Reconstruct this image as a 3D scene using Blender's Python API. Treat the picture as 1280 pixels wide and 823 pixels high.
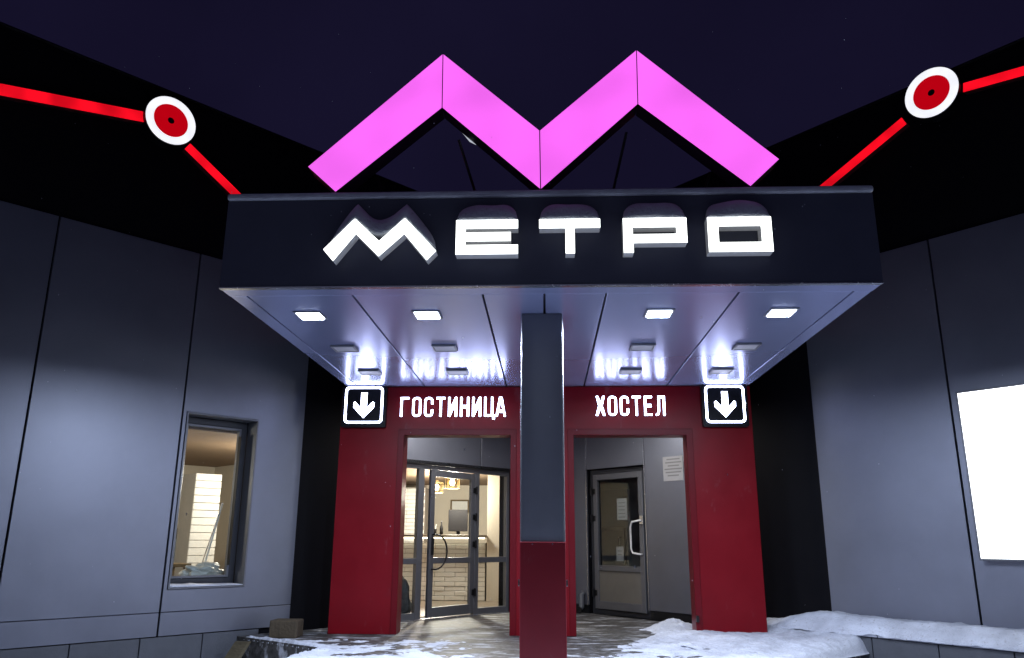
import bpy, bmesh, math, random
from mathutils import Vector, Matrix, noise
random.seed(7)
R = math.radians
scene = bpy.context.scene
for o in list(bpy.data.objects): bpy.data.objects.remove(o)
COL = scene.collection

# ------------------------------------------------------------ camera
EYE = 1.65
cam_d = bpy.data.cameras.new('camera'); cam = bpy.data.objects.new('camera', cam_d); COL.objects.link(cam)
th, psi, rho = R(15.0), R(2.54), R(0.31)
fw = Vector((-math.sin(psi)*math.cos(th), math.cos(psi)*math.cos(th), math.sin(th)))
r0 = Vector((math.cos(psi), math.sin(psi), 0)); u0 = r0.cross(fw)
rt = r0*math.cos(rho)+u0*math.sin(rho); up = -r0*math.sin(rho)+u0*math.cos(rho)
cam.matrix_world = Matrix(((rt.x, up.x, -fw.x, 0), (rt.y, up.y, -fw.y, 0), (rt.z, up.z, -fw.z, EYE), (0, 0, 0, 1)))
cam_d.sensor_fit = 'HORIZONTAL'; cam_d.sensor_width = 36; cam_d.lens = 981/1280*36
cam_d.clip_start = .05; cam_d.clip_end = 2000
scene.camera = cam

# ------------------------------------------------------------ sky, faint town glow, exposure
world = bpy.data.worlds.new('World'); scene.world = world; world.use_nodes = True
wn = world.node_tree; wn.nodes.clear()
wo = wn.nodes.new('ShaderNodeOutputWorld'); bg = wn.nodes.new('ShaderNodeBackground')
sky = wn.nodes.new('ShaderNodeTexSky'); sky.sky_type = 'NISHITA'; sky.sun_disc = False
sky.sun_elevation = R(-5); sky.sun_rotation = R(170); sky.altitude = 100; sky.dust_density = 1.0
tint = wn.nodes.new('ShaderNodeMix'); tint.data_type = 'RGBA'; tint.blend_type = 'MIX'
tint.inputs[0].default_value = .85
tint.inputs[7].default_value = (.084, .068, .25, 1)
wn.links.new(sky.outputs[0], tint.inputs[6]); wc = wn.nodes.new('ShaderNodeTexCoord'); wz = wn.nodes.new('ShaderNodeTexNoise'); wz.inputs['Scale'].default_value = 2.2; wz.inputs['Detail'].default_value = 5
wr = wn.nodes.new('ShaderNodeMapRange'); wr.inputs[1].default_value = .3; wr.inputs[2].default_value = .7; wr.inputs[3].default_value = .80; wr.inputs[4].default_value = 1.2
wm = wn.nodes.new('ShaderNodeVectorMath'); wm.operation = 'SCALE'
wn.links.new(wc.outputs['Generated'], wz.inputs['Vector']); wn.links.new(wz.outputs[0], wr.inputs[0]); wn.links.new(wr.outputs[0], wm.inputs['Scale'])
wn.links.new(tint.outputs[2], wm.inputs[0]); wn.links.new(wm.outputs[0], bg.inputs[0])
bg.inputs[1].default_value = .09
wn.links.new(bg.outputs[0], wo.inputs[0])
sun_d = bpy.data.lights.new('sun', 'SUN'); sun_d.energy = .05; sun_d.angle = R(40); sun_d.color = (.62, .68, 1)
sun = bpy.data.objects.new('sun', sun_d); COL.objects.link(sun)
sun.rotation_euler = (R(62), 0, R(-10)); sun.location = (0, -20, 20)
vs = scene.view_settings
scene.display_settings.display_device = 'sRGB'
vs.view_transform = 'Standard'; vs.look = 'None'; vs.gamma = 1; vs.exposure = 0; vs.use_curve_mapping = False
scene.render.engine = 'CYCLES'
scene.cycles.max_bounces = 8; scene.cycles.transparent_max_bounces = 12
scene.cycles.sample_clamp_indirect = 2.5; scene.cycles.caustics_reflective = False; scene.cycles.caustics_refractive = False
scene.render.resolution_x = 1024; scene.render.resolution_y = 658

# ------------------------------------------------------------ materials
MATS = {}
def new_mat(name):
    m = bpy.data.materials.new(name); m.use_nodes = True; MATS[name] = m
    return m, m.node_tree, m.node_tree.nodes['Principled BSDF']
def pm(name, col, rough=.5, metal=0., var=.12, scale=6., bump=0., bscale=60., rvar=.08, spec=.5, coat=0., stretch=(1, 1, 1), scuff=0.):
    """plain painted / built surface: base colour with blotchy wear, uneven gloss and fine relief"""
    m, nt, b = new_mat(name); N, L = nt.nodes, nt.links
    tc = N.new('ShaderNodeTexCoord'); mp = N.new('ShaderNodeMapping'); mp.inputs['Scale'].default_value = stretch
    L.new(tc.outputs['Object'], mp.inputs[0])
    nz = N.new('ShaderNodeTexNoise'); nz.inputs['Scale'].default_value = scale; nz.inputs['Detail'].default_value = 6
    nz.inputs['Roughness'].default_value = .62
    L.new(mp.outputs[0], nz.inputs['Vector'])
    rp = N.new('ShaderNodeValToRGB'); rp.color_ramp.elements[0].position = .15; rp.color_ramp.elements[1].position = .85
    rp.color_ramp.elements[0].color = tuple(c*(1-var) for c in col)+(1,)
    rp.color_ramp.elements[1].color = tuple(min(1, c*(1+var)) for c in col)+(1,)
    L.new(nz.outputs[0], rp.inputs[0]); L.new(rp.outputs[0], b.inputs['Base Color'])
    if scuff:                                            # rubbed and salt-stained spots
        m2 = N.new('ShaderNodeMapping'); m2.inputs['Scale'].default_value = (1, 1, .35); L.new(tc.outputs['Object'], m2.inputs[0])
        ns_ = N.new('ShaderNodeTexNoise'); ns_.inputs['Scale'].default_value = 5; ns_.inputs['Detail'].default_value = 12; ns_.inputs['Roughness'].default_value = .72
        L.new(m2.outputs[0], ns_.inputs['Vector'])
        rs_ = N.new('ShaderNodeValToRGB'); rs_.color_ramp.elements[0].position = .60; rs_.color_ramp.elements[1].position = .74
        rs_.color_ramp.elements[0].color = (0, 0, 0, 1); rs_.color_ramp.elements[1].color = (scuff, scuff, scuff, 1); L.new(ns_.outputs[0], rs_.inputs[0])
        mx = N.new('ShaderNodeMix'); mx.data_type = 'RGBA'; mx.inputs[7].default_value = (.32, .32, .33, 1)
        L.new(rs_.outputs[0], mx.inputs[0]); L.new(rp.outputs[0], mx.inputs[6]); L.new(mx.outputs[2], b.inputs['Base Color'])
    mr = N.new('ShaderNodeMapRange'); mr.inputs[3].default_value = max(.02, rough-rvar); mr.inputs[4].default_value = min(1, rough+rvar)
    L.new(nz.outputs[0], mr.inputs[0]); L.new(mr.outputs[0], b.inputs['Roughness'])
    b.inputs['Metallic'].default_value = metal; b.inputs['Specular IOR Level'].default_value = spec
    b.inputs['Coat Weight'].default_value = coat; b.inputs['Coat Roughness'].default_value = .12
    if bump:
        n2 = N.new('ShaderNodeTexNoise'); n2.inputs['Scale'].default_value = bscale; n2.inputs['Detail'].default_value = 4
        L.new(tc.outputs['Object'], n2.inputs['Vector'])
        bp = N.new('ShaderNodeBump'); bp.inputs['Strength'].default_value = bump; bp.inputs['Distance'].default_value = .01
        L.new(n2.outputs[0], bp.inputs['Height']); L.new(bp.outputs[0], b.inputs['Normal'])
    return m
def em(name, col, strength, var=0., scale=3.):
    m, nt, b = new_mat(name); N, L = nt.nodes, nt.links
    b.inputs['Base Color'].default_value = (*[c*.5 for c in col], 1); b.inputs['Roughness'].default_value = .35
    b.inputs['Emission Color'].default_value = (*col, 1); b.inputs['Emission Strength'].default_value = strength
    if var:
        tc = N.new('ShaderNodeTexCoord'); nz = N.new('ShaderNodeTexNoise'); nz.inputs['Scale'].default_value = scale; nz.inputs['Detail'].default_value = 1
        mr = N.new('ShaderNodeMapRange'); mr.inputs[1].default_value = .3; mr.inputs[2].default_value = .7
        mr.inputs[3].default_value = strength*(1-var); mr.inputs[4].default_value = strength*(1+var)
        L.new(tc.outputs['Object'], nz.inputs['Vector']); L.new(nz.outputs[0], mr.inputs[0]); L.new(mr.outputs[0], b.inputs['Emission Strength'])
    return m
def glass(name, tintc=(.93, .96, .96), rough=.02, fac=1.0):
    m, nt, b = new_mat(name); N, L = nt.nodes, nt.links
    out = N['Material Output']; N.remove(b)
    tr = N.new('ShaderNodeBsdfTransparent'); tr.inputs[0].default_value = (*tintc, 1)
    gl = N.new('ShaderNodeBsdfGlossy'); gl.inputs['Roughness'].default_value = rough
    lw = N.new('ShaderNodeLayerWeight'); lw.inputs[0].default_value = .5
    pw = N.new('ShaderNodeMath'); pw.operation = 'POWER'; pw.inputs[1].default_value = 5; L.new(lw.outputs['Facing'], pw.inputs[0])
    fr = N.new('ShaderNodeMath'); fr.operation = 'MULTIPLY_ADD'; fr.inputs[1].default_value = .96; fr.inputs[2].default_value = .04; L.new(pw.outputs[0], fr.inputs[0])
    mx = N.new('ShaderNodeMixShader'); L.new(fr.outputs[0], mx.inputs[0]); L.new(tr.outputs[0], mx.inputs[1]); L.new(gl.outputs[0], mx.inputs[2])
    L.new(mx.outputs[0], out.inputs[0]); return m
pm('panel', (.225, .236, .285), .45, .82, .12, 1.4, .05, 220, .07, .5, scuff=.10)
pm('black_panel', (.0042, .0042, .006), .5, 0, .2, 3, .03, 150, .05, .1)
pm('groove', (.006, .006, .01), .8, 0, .1)
pm('fascia', (.072, .076, .115), .42, .0, .12, 3, .04, 180, .06, .35)
pm('coping', (.50, .52, .60), .5, .1, .2, 8, .2, 60)
pm('soffit', (.44, .49, .78), .25, .6, .015, .8, .0, 160, .01, .5)
pm('column_grey', (.165, .172, .200), .42, .3, .08, 3, .06, 200, .05)
pm('column_red', (.16, .005, .012), .42, .1, .16, 4, .06, 200, .08, .4, scuff=.16)
pm('red', (.185, .002, .0075), .38, .0, .16, 2.5, .05, 140, .09, .26, scuff=.14)
pm('red_trim', (.13, .002, .007), .38, 0, .12, 4, .05, 140, .06, .25)
pm('aluminium', (.16, .165, .185), .40, .5, .08, 8, .04, 160)
pm('dark_frame', (.03, .032, .04), .45, .2, .1, 8)
pm('door_panel', (.17, .16, .14), .5, .1, .14, 6, .08, 120)
pm('steel', (.55, .56, .6), .25, .9, .06, 20)
pm('black_metal', (.012, .012, .014), .4, .3, .1, 20)
pm('fixture', (.20, .205, .23), .4, .2, .1, 20)
pm('diffuser_off', (.5, .5, .54), .5, 0, .06, 20)
pm('sign_black', (.004, .004, .006), .35, 0, .1, 20, 0, 60, .05, .3)
pm('letter_side', (.55, .56, .60), .45, 0, .08, 12)
for nm_, c_, e_ in (('letter_side', (.85, .86, .85), .07),):           # acrylic returns glow faintly
    b_ = MATS[nm_].node_tree.nodes['Principled BSDF']; b_.inputs['Emission Color'].default_value = (*c_, 1); b_.inputs['Emission Strength'].default_value = e_
pm('pink_side', (.02, .008, .02), .4, .2, .1, 6)
pm('red_side', (.05, .004, .008), .45, 0, .1, 6)
pm('plinth', (.085, .09, .105), .55, 0, .22, 5, .25, 40)
pm('wood', (.16, .115, .06), .8, 0, .45, 9, .6, 30, .08, .3, 0, (1, 1, 5))
pm('plank', (.085, .07, .042), .85, 0, .4, 9, .6, 30, .08, .3, 0, (1, 1, 5))
pm('old_wood', (.075, .058, .038), .85, 0, .5, 11, .7, 30, .08, .3, 0, (5, 1, 1))
pm('int_wall', (.60, .54, .45), .8, 0, .06, 2, .05, 60)
pm('int_ceiling', (.24, .16, .10), .8, 0, .1, 2, .05, 60)
pm('int_floor', (.16, .13, .10), .45, 0, .2, 3)
pm('brick_white', (.78, .76, .72), .6, 0, .10, 8, .3, 50)
pm('mortar', (.36, .34, .31), .9, 0, .1, 20)
pm('counter_top', (.10, .075, .05), .4, 0, .2, 6)
pm('dark_plastic', (.012, .011, .012), .6, 0, .1, 20, 0, 60, .08, .12)
pm('grey_cabinet', (.17, .17, .17), .55, 0, .1, 5)
pm('pale_blue', (.45, .55, .65), .5, 0, .1, 8)
pm('bag', (.10, .10, .10), .75, 0, .4, 7, .6, 25)
pm('film', (.42, .42, .38), .3, 0, .3, 14, .5, 40)
pm('faded_paper', (.30, .30, .31), .7, 0, .1, 10)
pm('faded_ink', (.16, .16, .17), .7, 0, .1, 10)
pm('paper', (.72, .72, .70), .7, 0, .05, 10)
pm('ink', (.10, .10, .11), .7, 0, .05, 10)
pm('brass', (.5, .38, .2), .3, .8, .1, 20)
em('pink', (1.0, .150, .97), .98, .13, 1.5)
em('white_led', (.95, 1.0, .96), 3.2)
em('small_led', (.64, .70, 1.0), 15.0)
em('red_led', (1.0, .004, .016), .88, .3, 3.0)
em('red_disc', (.75, .0, .008), .62)
em('ring_led', (.93, .94, 1.0), 1.0, .08, 4)
em('downlight', (.78, .86, 1.0), 12)
em('halo_rim', (.74, .83, 1.0), 12)
em('recess_light', (1.0, .96, .88), 12)
em('lightbox', (.93, .96, 1.0), 5.0)
em('strip_glow', (.85, .9, 1.0), .55)
em('bulb', (1.0, .70, .36), 25)
em('strip_led', (1.0, .86, .62), 7)
em('blown_pendant', (1.0, .8, .5), 3)
for nm_ in ('letter_side', 'halo_rim', 'strip_glow', 'red_led', 'red_disc', 'bulb', 'downlight', 'recess_light'):   # dim or tiny: found by bounced rays alone
    MATS[nm_].cycles.emission_sampling = 'NONE'
for nm_ in ('pink', 'white_led', 'small_led', 'ring_led', 'lightbox', 'strip_led'):
    MATS[nm_].cycles.emission_sampling = 'FRONT'
glass('glass'); glass('shade_glass', (.95, .9, .8))

def snow_material():
    m, nt, b = new_mat('snow'); N, L = nt.nodes, nt.links
    tc = N.new('ShaderNodeTexCoord')
    n1 = N.new('ShaderNodeTexNoise'); n1.inputs['Scale'].default_value = 3; n1.inputs['Detail'].default_value = 7
    n2 = N.new('ShaderNodeTexNoise'); n2.inputs['Scale'].default_value = 45; n2.inputs['Detail'].default_value = 5
    L.new(tc.outputs['Object'], n1.inputs[0]); L.new(tc.outputs['Object'], n2.inputs[0])
    rp = N.new('ShaderNodeValToRGB'); rp.color_ramp.elements[0].position = .3; rp.color_ramp.elements[1].position = .62
    rp.color_ramp.elements[0].color = (.46, .48, .54, 1); rp.color_ramp.elements[1].color = (.68, .71, .79, 1)
    L.new(n1.outputs[0], rp.inputs[0]); L.new(rp.outputs[0], b.inputs['Base Color'])
    b.inputs['Roughness'].default_value = .75
    n3 = N.new('ShaderNodeTexNoise'); n3.inputs['Scale'].default_value = 22; n3.inputs['Detail'].default_value = 8; n3.inputs['Roughness'].default_value = .7
    L.new(tc.outputs['Object'], n3.inputs[0])
    r3 = N.new('ShaderNodeValToRGB'); r3.color_ramp.elements[0].position = .30; r3.color_ramp.elements[1].position = .42
    r3.color_ramp.elements[0].color = (.55, .52, .48, 1); r3.color_ramp.elements[1].color = (1, 1, 1, 1); L.new(n3.outputs[0], r3.inputs[0])
    m3 = N.new('ShaderNodeMix'); m3.data_type = 'RGBA'; m3.blend_type = 'MULTIPLY'; m3.inputs[0].default_value = 1
    L.new(rp.outputs[0], m3.inputs[6]); L.new(r3.outputs[0], m3.inputs[7]); L.new(m3.outputs[2], b.inputs['Base Color'])
    bp = N.new('ShaderNodeBump'); bp.inputs['Strength'].default_value = .7; bp.inputs['Distance'].default_value = .02
    L.new(n2.outputs[0], bp.inputs['Height']); L.new(bp.outputs[0], b.inputs['Normal'])
snow_material()
def slush_material():
    """dark wet concrete with trodden snow left in patches and scratches"""
    m, nt, b = new_mat('slush'); N, L = nt.nodes, nt.links
    tc = N.new('ShaderNodeTexCoord'); mp = N.new('ShaderNodeMapping'); mp.inputs['Rotation'].default_value = (0, 0, R(38)); mp.inputs['Scale'].default_value = (1.0, 2.6, 1)
    L.new(tc.outputs['Object'], mp.inputs[0])
    n1 = N.new('ShaderNodeTexNoise'); n1.inputs['Scale'].default_value = 2.6; n1.inputs['Detail'].default_value = 9; n1.inputs['Roughness'].default_value = .7
    L.new(mp.outputs[0], n1.inputs[0])
    n2 = N.new('ShaderNodeTexNoise'); n2.inputs['Scale'].default_value = 14; n2.inputs['Detail'].default_value = 8
    L.new(tc.outputs['Object'], n2.inputs[0])
    rp = N.new('ShaderNodeValToRGB'); rp.color_ramp.elements[0].position = .52; rp.color_ramp.elements[1].position = .64
    rp.color_ramp.elements[0].color = (0, 0, 0, 1); rp.color_ramp.elements[1].color = (1, 1, 1, 1)
    L.new(n1.outputs[0], rp.inputs[0])
    c = N.new('ShaderNodeValToRGB'); c.color_ramp.elements[0].color = (.025, .023, .021, 1); c.color_ramp.elements[1].color = (.10, .092, .084, 1)
    c.color_ramp.elements[0].position = .35; c.color_ramp.elements[1].position = .7
    L.new(n2.outputs[0], c.inputs[0])
    mx = N.new('ShaderNodeMix'); mx.data_type = 'RGBA'; mx.inputs[7].default_value = (.52, .53, .56, 1)
    L.new(rp.outputs[0], mx.inputs[0]); L.new(c.outputs[0], mx.inputs[6]); L.new(mx.outputs[2], b.inputs['Base Color'])
    rr = N.new('ShaderNodeMapRange'); rr.inputs[3].default_value = .6; rr.inputs[4].default_value = .85
    L.new(rp.outputs[0], rr.inputs[0]); L.new(rr.outputs[0], b.inputs['Roughness'])
    bp = N.new('ShaderNodeBump'); bp.inputs['Strength'].default_value = .5; bp.inputs['Distance'].default_value = .02
    L.new(n1.outputs[0], bp.inputs['Height']); L.new(bp.outputs[0], b.inputs['Normal'])
slush_material()

# ------------------------------------------------------------ object helpers
def tag(o, label=None, cat=None, group=None, kind=None):
    if label: o['label'] = label
    if cat: o['category'] = cat
    if group: o['group'] = group
    if kind: o['kind'] = kind
    return o
def empty(name, loc=(0, 0, 0), parent=None):
    o = bpy.data.objects.new(name, None); COL.objects.link(o); o.location = loc; o.empty_display_size = .2
    if parent: put(o, parent)
    return o
WORLD_LOC = {}
def wloc(o):
    v = Vector(o.location)
    return v + wloc(o.parent) if o.parent else v
def put(o, parent):
    o.parent = parent; o.location = Vector(o.location) - wloc(parent)
class MB:
    """mesh builder: collects shapes in world coordinates, builds ONE mesh object"""
    def __init__(s): s.v = []; s.f = []
    def add(s, vs, fs):
        k = len(s.v); s.v += [tuple(v) for v in vs]; s.f += [[i+k for i in f] for f in fs]; return s
    def hexa(s, p):
        return s.add(p, [(0, 1, 2, 3), (7, 6, 5, 4), (0, 4, 5, 1), (1, 5, 6, 2), (2, 6, 7, 3), (3, 7, 4, 0)])
    def box(s, x0, x1, y0, y1, z0, z1):
        return s.hexa([(x0, y0, z0), (x0, y1, z0), (x1, y1, z0), (x1, y0, z0), (x0, y0, z1), (x0, y1, z1), (x1, y1, z1), (x1, y0, z1)])
    def wbox(s, side, s0, s1, n0, n1, z0, z1):
        P = lambda a, n, z: W(side, a, n, z)
        return s.hexa([P(s0, n0, z0), P(s0, n1, z0), P(s1, n1, z0), P(s1, n0, z0), P(s0, n0, z1), P(s0, n1, z1), P(s1, n1, z1), P(s1, n0, z1)])
    def tube(s, pts, r, n=8, cap=True):
        pts = [Vector(p) for p in pts]; rings = []
        for i, p in enumerate(pts):
            d = (pts[min(i+1, len(pts)-1)]-pts[max(i-1, 0)]).normalized()
            a = d.orthogonal().normalized() if i == 0 else (a0 - d*a0.dot(d)).normalized()
            a0 = a; b = d.cross(a)
            rr = r[i] if isinstance(r, (list, tuple)) else r
            rings.append([p+a*rr*math.cos(2*math.pi*k/n)+b*rr*math.sin(2*math.pi*k/n) for k in range(n)])
        vs = [v for g in rings for v in g]; fs = []
        for i in range(len(pts)-1):
            for k in range(n):
                fs.append((i*n+k, i*n+(k+1) % n, (i+1)*n+(k+1) % n, (i+1)*n+k))
        if cap: fs.append(tuple(range(n))[::-1]); fs.append(tuple((len(pts)-1)*n+k for k in range(n)))
        return s.add(vs, fs)
    def cells(s, us, vs, solid, mp, w0, w1):
        """slab cut into a grid of cells, some left out as openings; mp(u,v,w) -> point"""
        nu, nv = len(us)-1, len(vs)-1
        on = [[solid((us[i]+us[i+1])/2, (vs[j]+vs[j+1])/2) for j in range(nv)] for i in range(nu)]
        ok = lambda i, j: 0 <= i < nu and 0 <= j < nv and on[i][j]
        for i in range(nu):
            for j in range(nv):
                if not on[i][j]: continue
                a, b, c, d = us[i], us[i+1], vs[j], vs[j+1]
                s.add([mp(a, c, w0), mp(b, c, w0), mp(b, d, w0), mp(a, d, w0)], [(0, 1, 2, 3)])
                s.add([mp(a, c, w1), mp(b, c, w1), mp(b, d, w1), mp(a, d, w1)], [(3, 2, 1, 0)])
                if not ok(i-1, j): s.add([mp(a, c, w0), mp(a, d, w0), mp(a, d, w1), mp(a, c, w1)], [(0, 1, 2, 3)])
                if not ok(i+1, j): s.add([mp(b, c, w0), mp(b, d, w0), mp(b, d, w1), mp(b, c, w1)], [(3, 2, 1, 0)])
                if not ok(i, j-1): s.add([mp(a, c, w0), mp(b, c, w0), mp(b, c, w1), mp(a, c, w1)], [(3, 2, 1, 0)])
                if not ok(i, j+1): s.add([mp(a, d, w0), mp(b, d, w0), mp(b, d, w1), mp(a, d, w1)], [(0, 1, 2, 3)])
        return s
    def build(s, name, mat, parent=None, bevel=0, smooth=False, seg=1, recalc=True, origin=None):
        c = Vector(origin) if origin else sum((Vector(v) for v in s.v), Vector())/max(1, len(s.v))
        if not origin: c.z = min(v[2] for v in s.v)
        bm = bmesh.new()
        bv = [bm.verts.new(Vector(v)-c) for v in s.v]
        for f in s.f:
            try: bm.faces.new([bv[i] for i in f])
            except ValueError: pass
        if recalc:
            bmesh.ops.remove_doubles(bm, verts=bm.verts, dist=1e-5)
            bmesh.ops.recalc_face_normals(bm, faces=bm.faces)
        if bevel:
            bmesh.ops.dissolve_limit(bm, angle_limit=R(1), verts=bm.verts, edges=bm.edges)
            es = [e for e in bm.edges if len(e.link_faces) == 2 and e.calc_face_angle(0) > R(25)]
            bmesh.ops.bevel(bm, geom=es, offset=bevel, segments=seg, profile=.6, affect='EDGES', clamp_overlap=True)
        me = bpy.data.meshes.new(name); bm.to_mesh(me); bm.free()
        if smooth:
            for p in me.polygons: p.use_smooth = True
        me.materials.append(MATS[mat])
        o = bpy.data.objects.new(name, me); COL.objects.link(o); o.location = c
        if parent: put(o, parent)
        return o
def copy_tree(o, delta=(0, 0, 0), parent=None):
    c = o.copy(); COL.objects.link(c); c.parent = parent
    if parent is None: c.location = Vector(o.location)+Vector(delta)
    for ch in list(o.children): copy_tree(ch, parent=c)
    return c
# outlines -> flat prism mesh (front face towards -Y)
def prism(polys, y_front, depth, mp=None):
    """polys: closed outlines in (x,z), holes included; returns (verts, faces) with front at y_front"""
    cu = bpy.data.curves.new('tmp', 'CURVE'); cu.dimensions = '2D'; cu.fill_mode = 'BOTH'; cu.extrude = depth/2
    for pl in polys:
        sp = cu.splines.new('POLY'); sp.points.add(len(pl)-1); sp.use_cyclic_u = True
        for q, (x, z) in zip(sp.points, pl): q.co = (x, z, 0, 1)
    o = bpy.data.objects.new('tmp', cu); COL.objects.link(o)
    me = bpy.data.meshes.new_from_object(o.evaluated_get(bpy.context.evaluated_depsgraph_get()))
    vs = []
    for v in me.vertices:
        x, z, w = v.co
        y = y_front+depth/2-w                # local +z of the curve is the front
        vs.append(mp(x, z, y) if mp else (x, y, z))
    fs = [tuple(p.vertices) for p in me.polygons]
    bpy.data.objects.remove(o); bpy.data.curves.remove(cu); bpy.data.meshes.remove(me)
    return vs, fs
def shape(name, polys, y, depth, mat, parent=None, mp=None):
    b = MB(); b.add(*prism(polys, y, depth, mp)); return b.build(name, mat, parent)
def rrect(x0, x1, z0, z1, r, n=6):
    p = []
    for cx, cz, a0 in ((x1-r, z1-r, 0), (x0+r, z1-r, 90), (x0+r, z0+r, 180), (x1-r, z0+r, 270)):
        for k in range(n+1):
            a = R(a0+90*k/n); p.append((cx+r*math.cos(a), cz+r*math.sin(a)))
    return p
def circle(cx, cz, r, n=48): return [(cx+r*math.cos(2*math.pi*k/n), cz+r*math.sin(2*math.pi*k/n)) for k in range(n)]

# ------------------------------------------------------------ wing frame: two facades meet in a V behind the portal
ANG = R(41.1); SA, CA = math.sin(ANG), math.cos(ANG); AY = 15.3
def W(side, s, n, z):
    """s metres outwards from the inner corner, n metres into the building"""
    x = SA*s+CA*n
    return (-x if side == 'L' else x, AY-CA*s+SA*n, z)
FLOOR = .423
Z_CLAD0, Z_CLAD1, Z_TOP = .50, 5.38, 7.55
S_END = 14.2

# ------------------------------------------------------------ ground and porch
g = MB(); n = 24; SZ = 400
for i in range(n):
    for j in range(n):
        pass
g.add([(-SZ, -SZ, 0), (SZ, -SZ, 0), (SZ, SZ, 0), (-SZ, SZ, 0)], [(0, 1, 2, 3)])
tag(g.build('ground', 'snow', recalc=False, origin=(0, 0, 0)), 'snow covered yard in front of the building', kind='structure')
pb = MB()
foot = [(-2.63, 5.9), (2.63, 5.9), (2.63, 9.38), (3.95, 10.47), (0.05, 15.2), (-.05, 15.2), (-4.10, 10.72), (-2.63, 9.62)]
k = len(foot)
pb.add([(x, y, 0.004) for x, y in foot]+[(x, y, FLOOR) for x, y in foot],
       [tuple(range(k))[::-1], tuple(range(k, 2*k))]+[(i, (i+1) % k, k+(i+1) % k, k+i) for i in range(k)])
porch = tag(pb.build('porch', 'slush', origin=(0, 9, 0)), 'raised entrance porch of dark concrete with trodden snow', kind='structure')
for i, (y0, y1, z1) in enumerate(((5.55, 5.895, .282), (5.2, 5.545, .141))):
    MB().box(-2.63, 2.63, y0, y1, .004, z1).build('step', 'slush', porch, .01)

# ------------------------------------------------------------ the building
bld = tag(empty('hotel_building', (0, AY, 0)), 'low night building with grey panel walls and black upper band meeting in a corner', 'building')
WIN = (6.10, 7.12, 1.03, 3.23)          # s0,s1,z0,z1 of the left window
LD = (1.0, 3.75, FLOOR, 2.84)           # left glazed entrance
RD = (1.16, 2.53, FLOOR, 2.86)          # right door
def facade(side, holes):
    us = sorted({0.02, S_END} | {h[0] for h in holes} | {h[1] for h in holes})
    zs = sorted({0.0, Z_TOP} | {h[2] for h in holes} | {h[3] for h in holes})
    inside = lambda u, v: not any(h[0] < u < h[1] and h[2] < v < h[3] for h in holes)
    b = MB().cells(us, zs, inside, lambda u, v, w: W(side, u, w, v), 0.0, .28)
    return b.build('wall', 'black_panel', bld)
facade('L', [WIN, LD]); facade('R', [RD])
for side in 'LR':
    MB().wbox(side, -6.6 if side == 'L' else .3, S_END, .29, 9.0, 7.1 if side == 'L' else 7.0, 7.3 if side == 'L' else 7.095).build('roof', 'black_panel', bld)
    MB().wbox(side, .3, S_END, 9.0, 9.28, .0, 7.5).build('wall', 'black_panel', bld)
    MB().wbox(side, S_END-.28, S_END-.002, .285, 8.995, 0, 6.99).build('wall', 'black_panel', bld)
    MB().wbox(side, .02, S_END+.03, -.05, .32, Z_TOP, Z_TOP+.03).build('parapet_cap', 'black_panel', bld, .006)
# cladding panels, each a slab with open joints
G = .011
def clad(side, s0, s1, z0, z1, holes=(), n0=-.045, n1=-.004, mat='panel', bev=.003):
    s0 += G; s1 -= G
    us = sorted({s0, s1} | {h[0] for h in holes} | {h[1] for h in holes})
    zs = sorted({z0, z1} | {h[2] for h in holes} | {h[3] for h in holes})
    inside = lambda u, v: not any(h[0] < u < h[1] and h[2] < v < h[3] for h in holes)
    return MB().cells(us, zs, inside, lambda u, v, w: W(side, u, w, v), n0, n1).build('wall_panel', mat, bld, bev)
edges = [5.38, 7.175, 8.93, 10.68, 12.43, S_END]
for i in range(5):
    a, b = edges[i], edges[i+1]
    clad('L', a, b, .775, Z_CLAD1, [WIN] if i == 0 else ())
    clad('L', a, b, Z_CLAD0, .767)
edges = [5.67, 7.49, 9.24, 10.99, 12.74, S_END]
for i in range(5):
    a, b = edges[i], edges[i+1]
    clad('R', a, b, .62, Z_CLAD1)
# flat grey panels round the two entrances
clad('L', .05, 1.0, FLOOR, 2.84); clad('L', .05, 1.80, 2.85, 3.74); clad('L', 1.80, 4.1, 2.85, 3.74)
clad('R', .05, 1.14, .56, 3.74); clad('R', 1.14, 2.535, 2.87, 3.74); clad('R', 2.535, 4.1, .56, 3.74)
for a, b in ((.06, 1.12), (2.55, 4.08)):
    MB().wbox('R', a, b, -.03, -.004, FLOOR, .552).build('skirting', 'black_metal', bld)
for a in (1.14, 2.535):
    MB().wbox('R', a-.007, a+.007, -.056, -.0455, FLOOR+.14, 3.74).build('cover_strip', 'steel', bld)
# plinth tiles
def tiles(side, s0, w, cnt, z0, z1, n0, n1):
    for i in range(cnt):
        MB().wbox(side, s0+i*w+.006, s0+(i+1)*w-.006, n0+random.uniform(-.002, .002), n1, z0, z1).build('plinth_tile', 'plinth', bld, .004)
tiles('L', 5.83, .77, 11, .02, .488, -.04, -.004)
MB().wbox('R', 5.62, S_END, -.41, -.003, .0, .54).build('ledge', 'plinth', bld)
for i in range(10):
    MB().wbox('R', 5.63+i*.85+.004, 5.63+(i+1)*.85-.004, -.47, -.008, .545, .60).build('ledge_coping', 'coping', bld, .006)
for i in range(11):
    MB().wbox('R', 5.62+i*.77+.006, 5.62+(i+1)*.77-.006, -.44, -.4105, .02, .535).build('plinth_tile', 'plinth', bld, .004)
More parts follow.
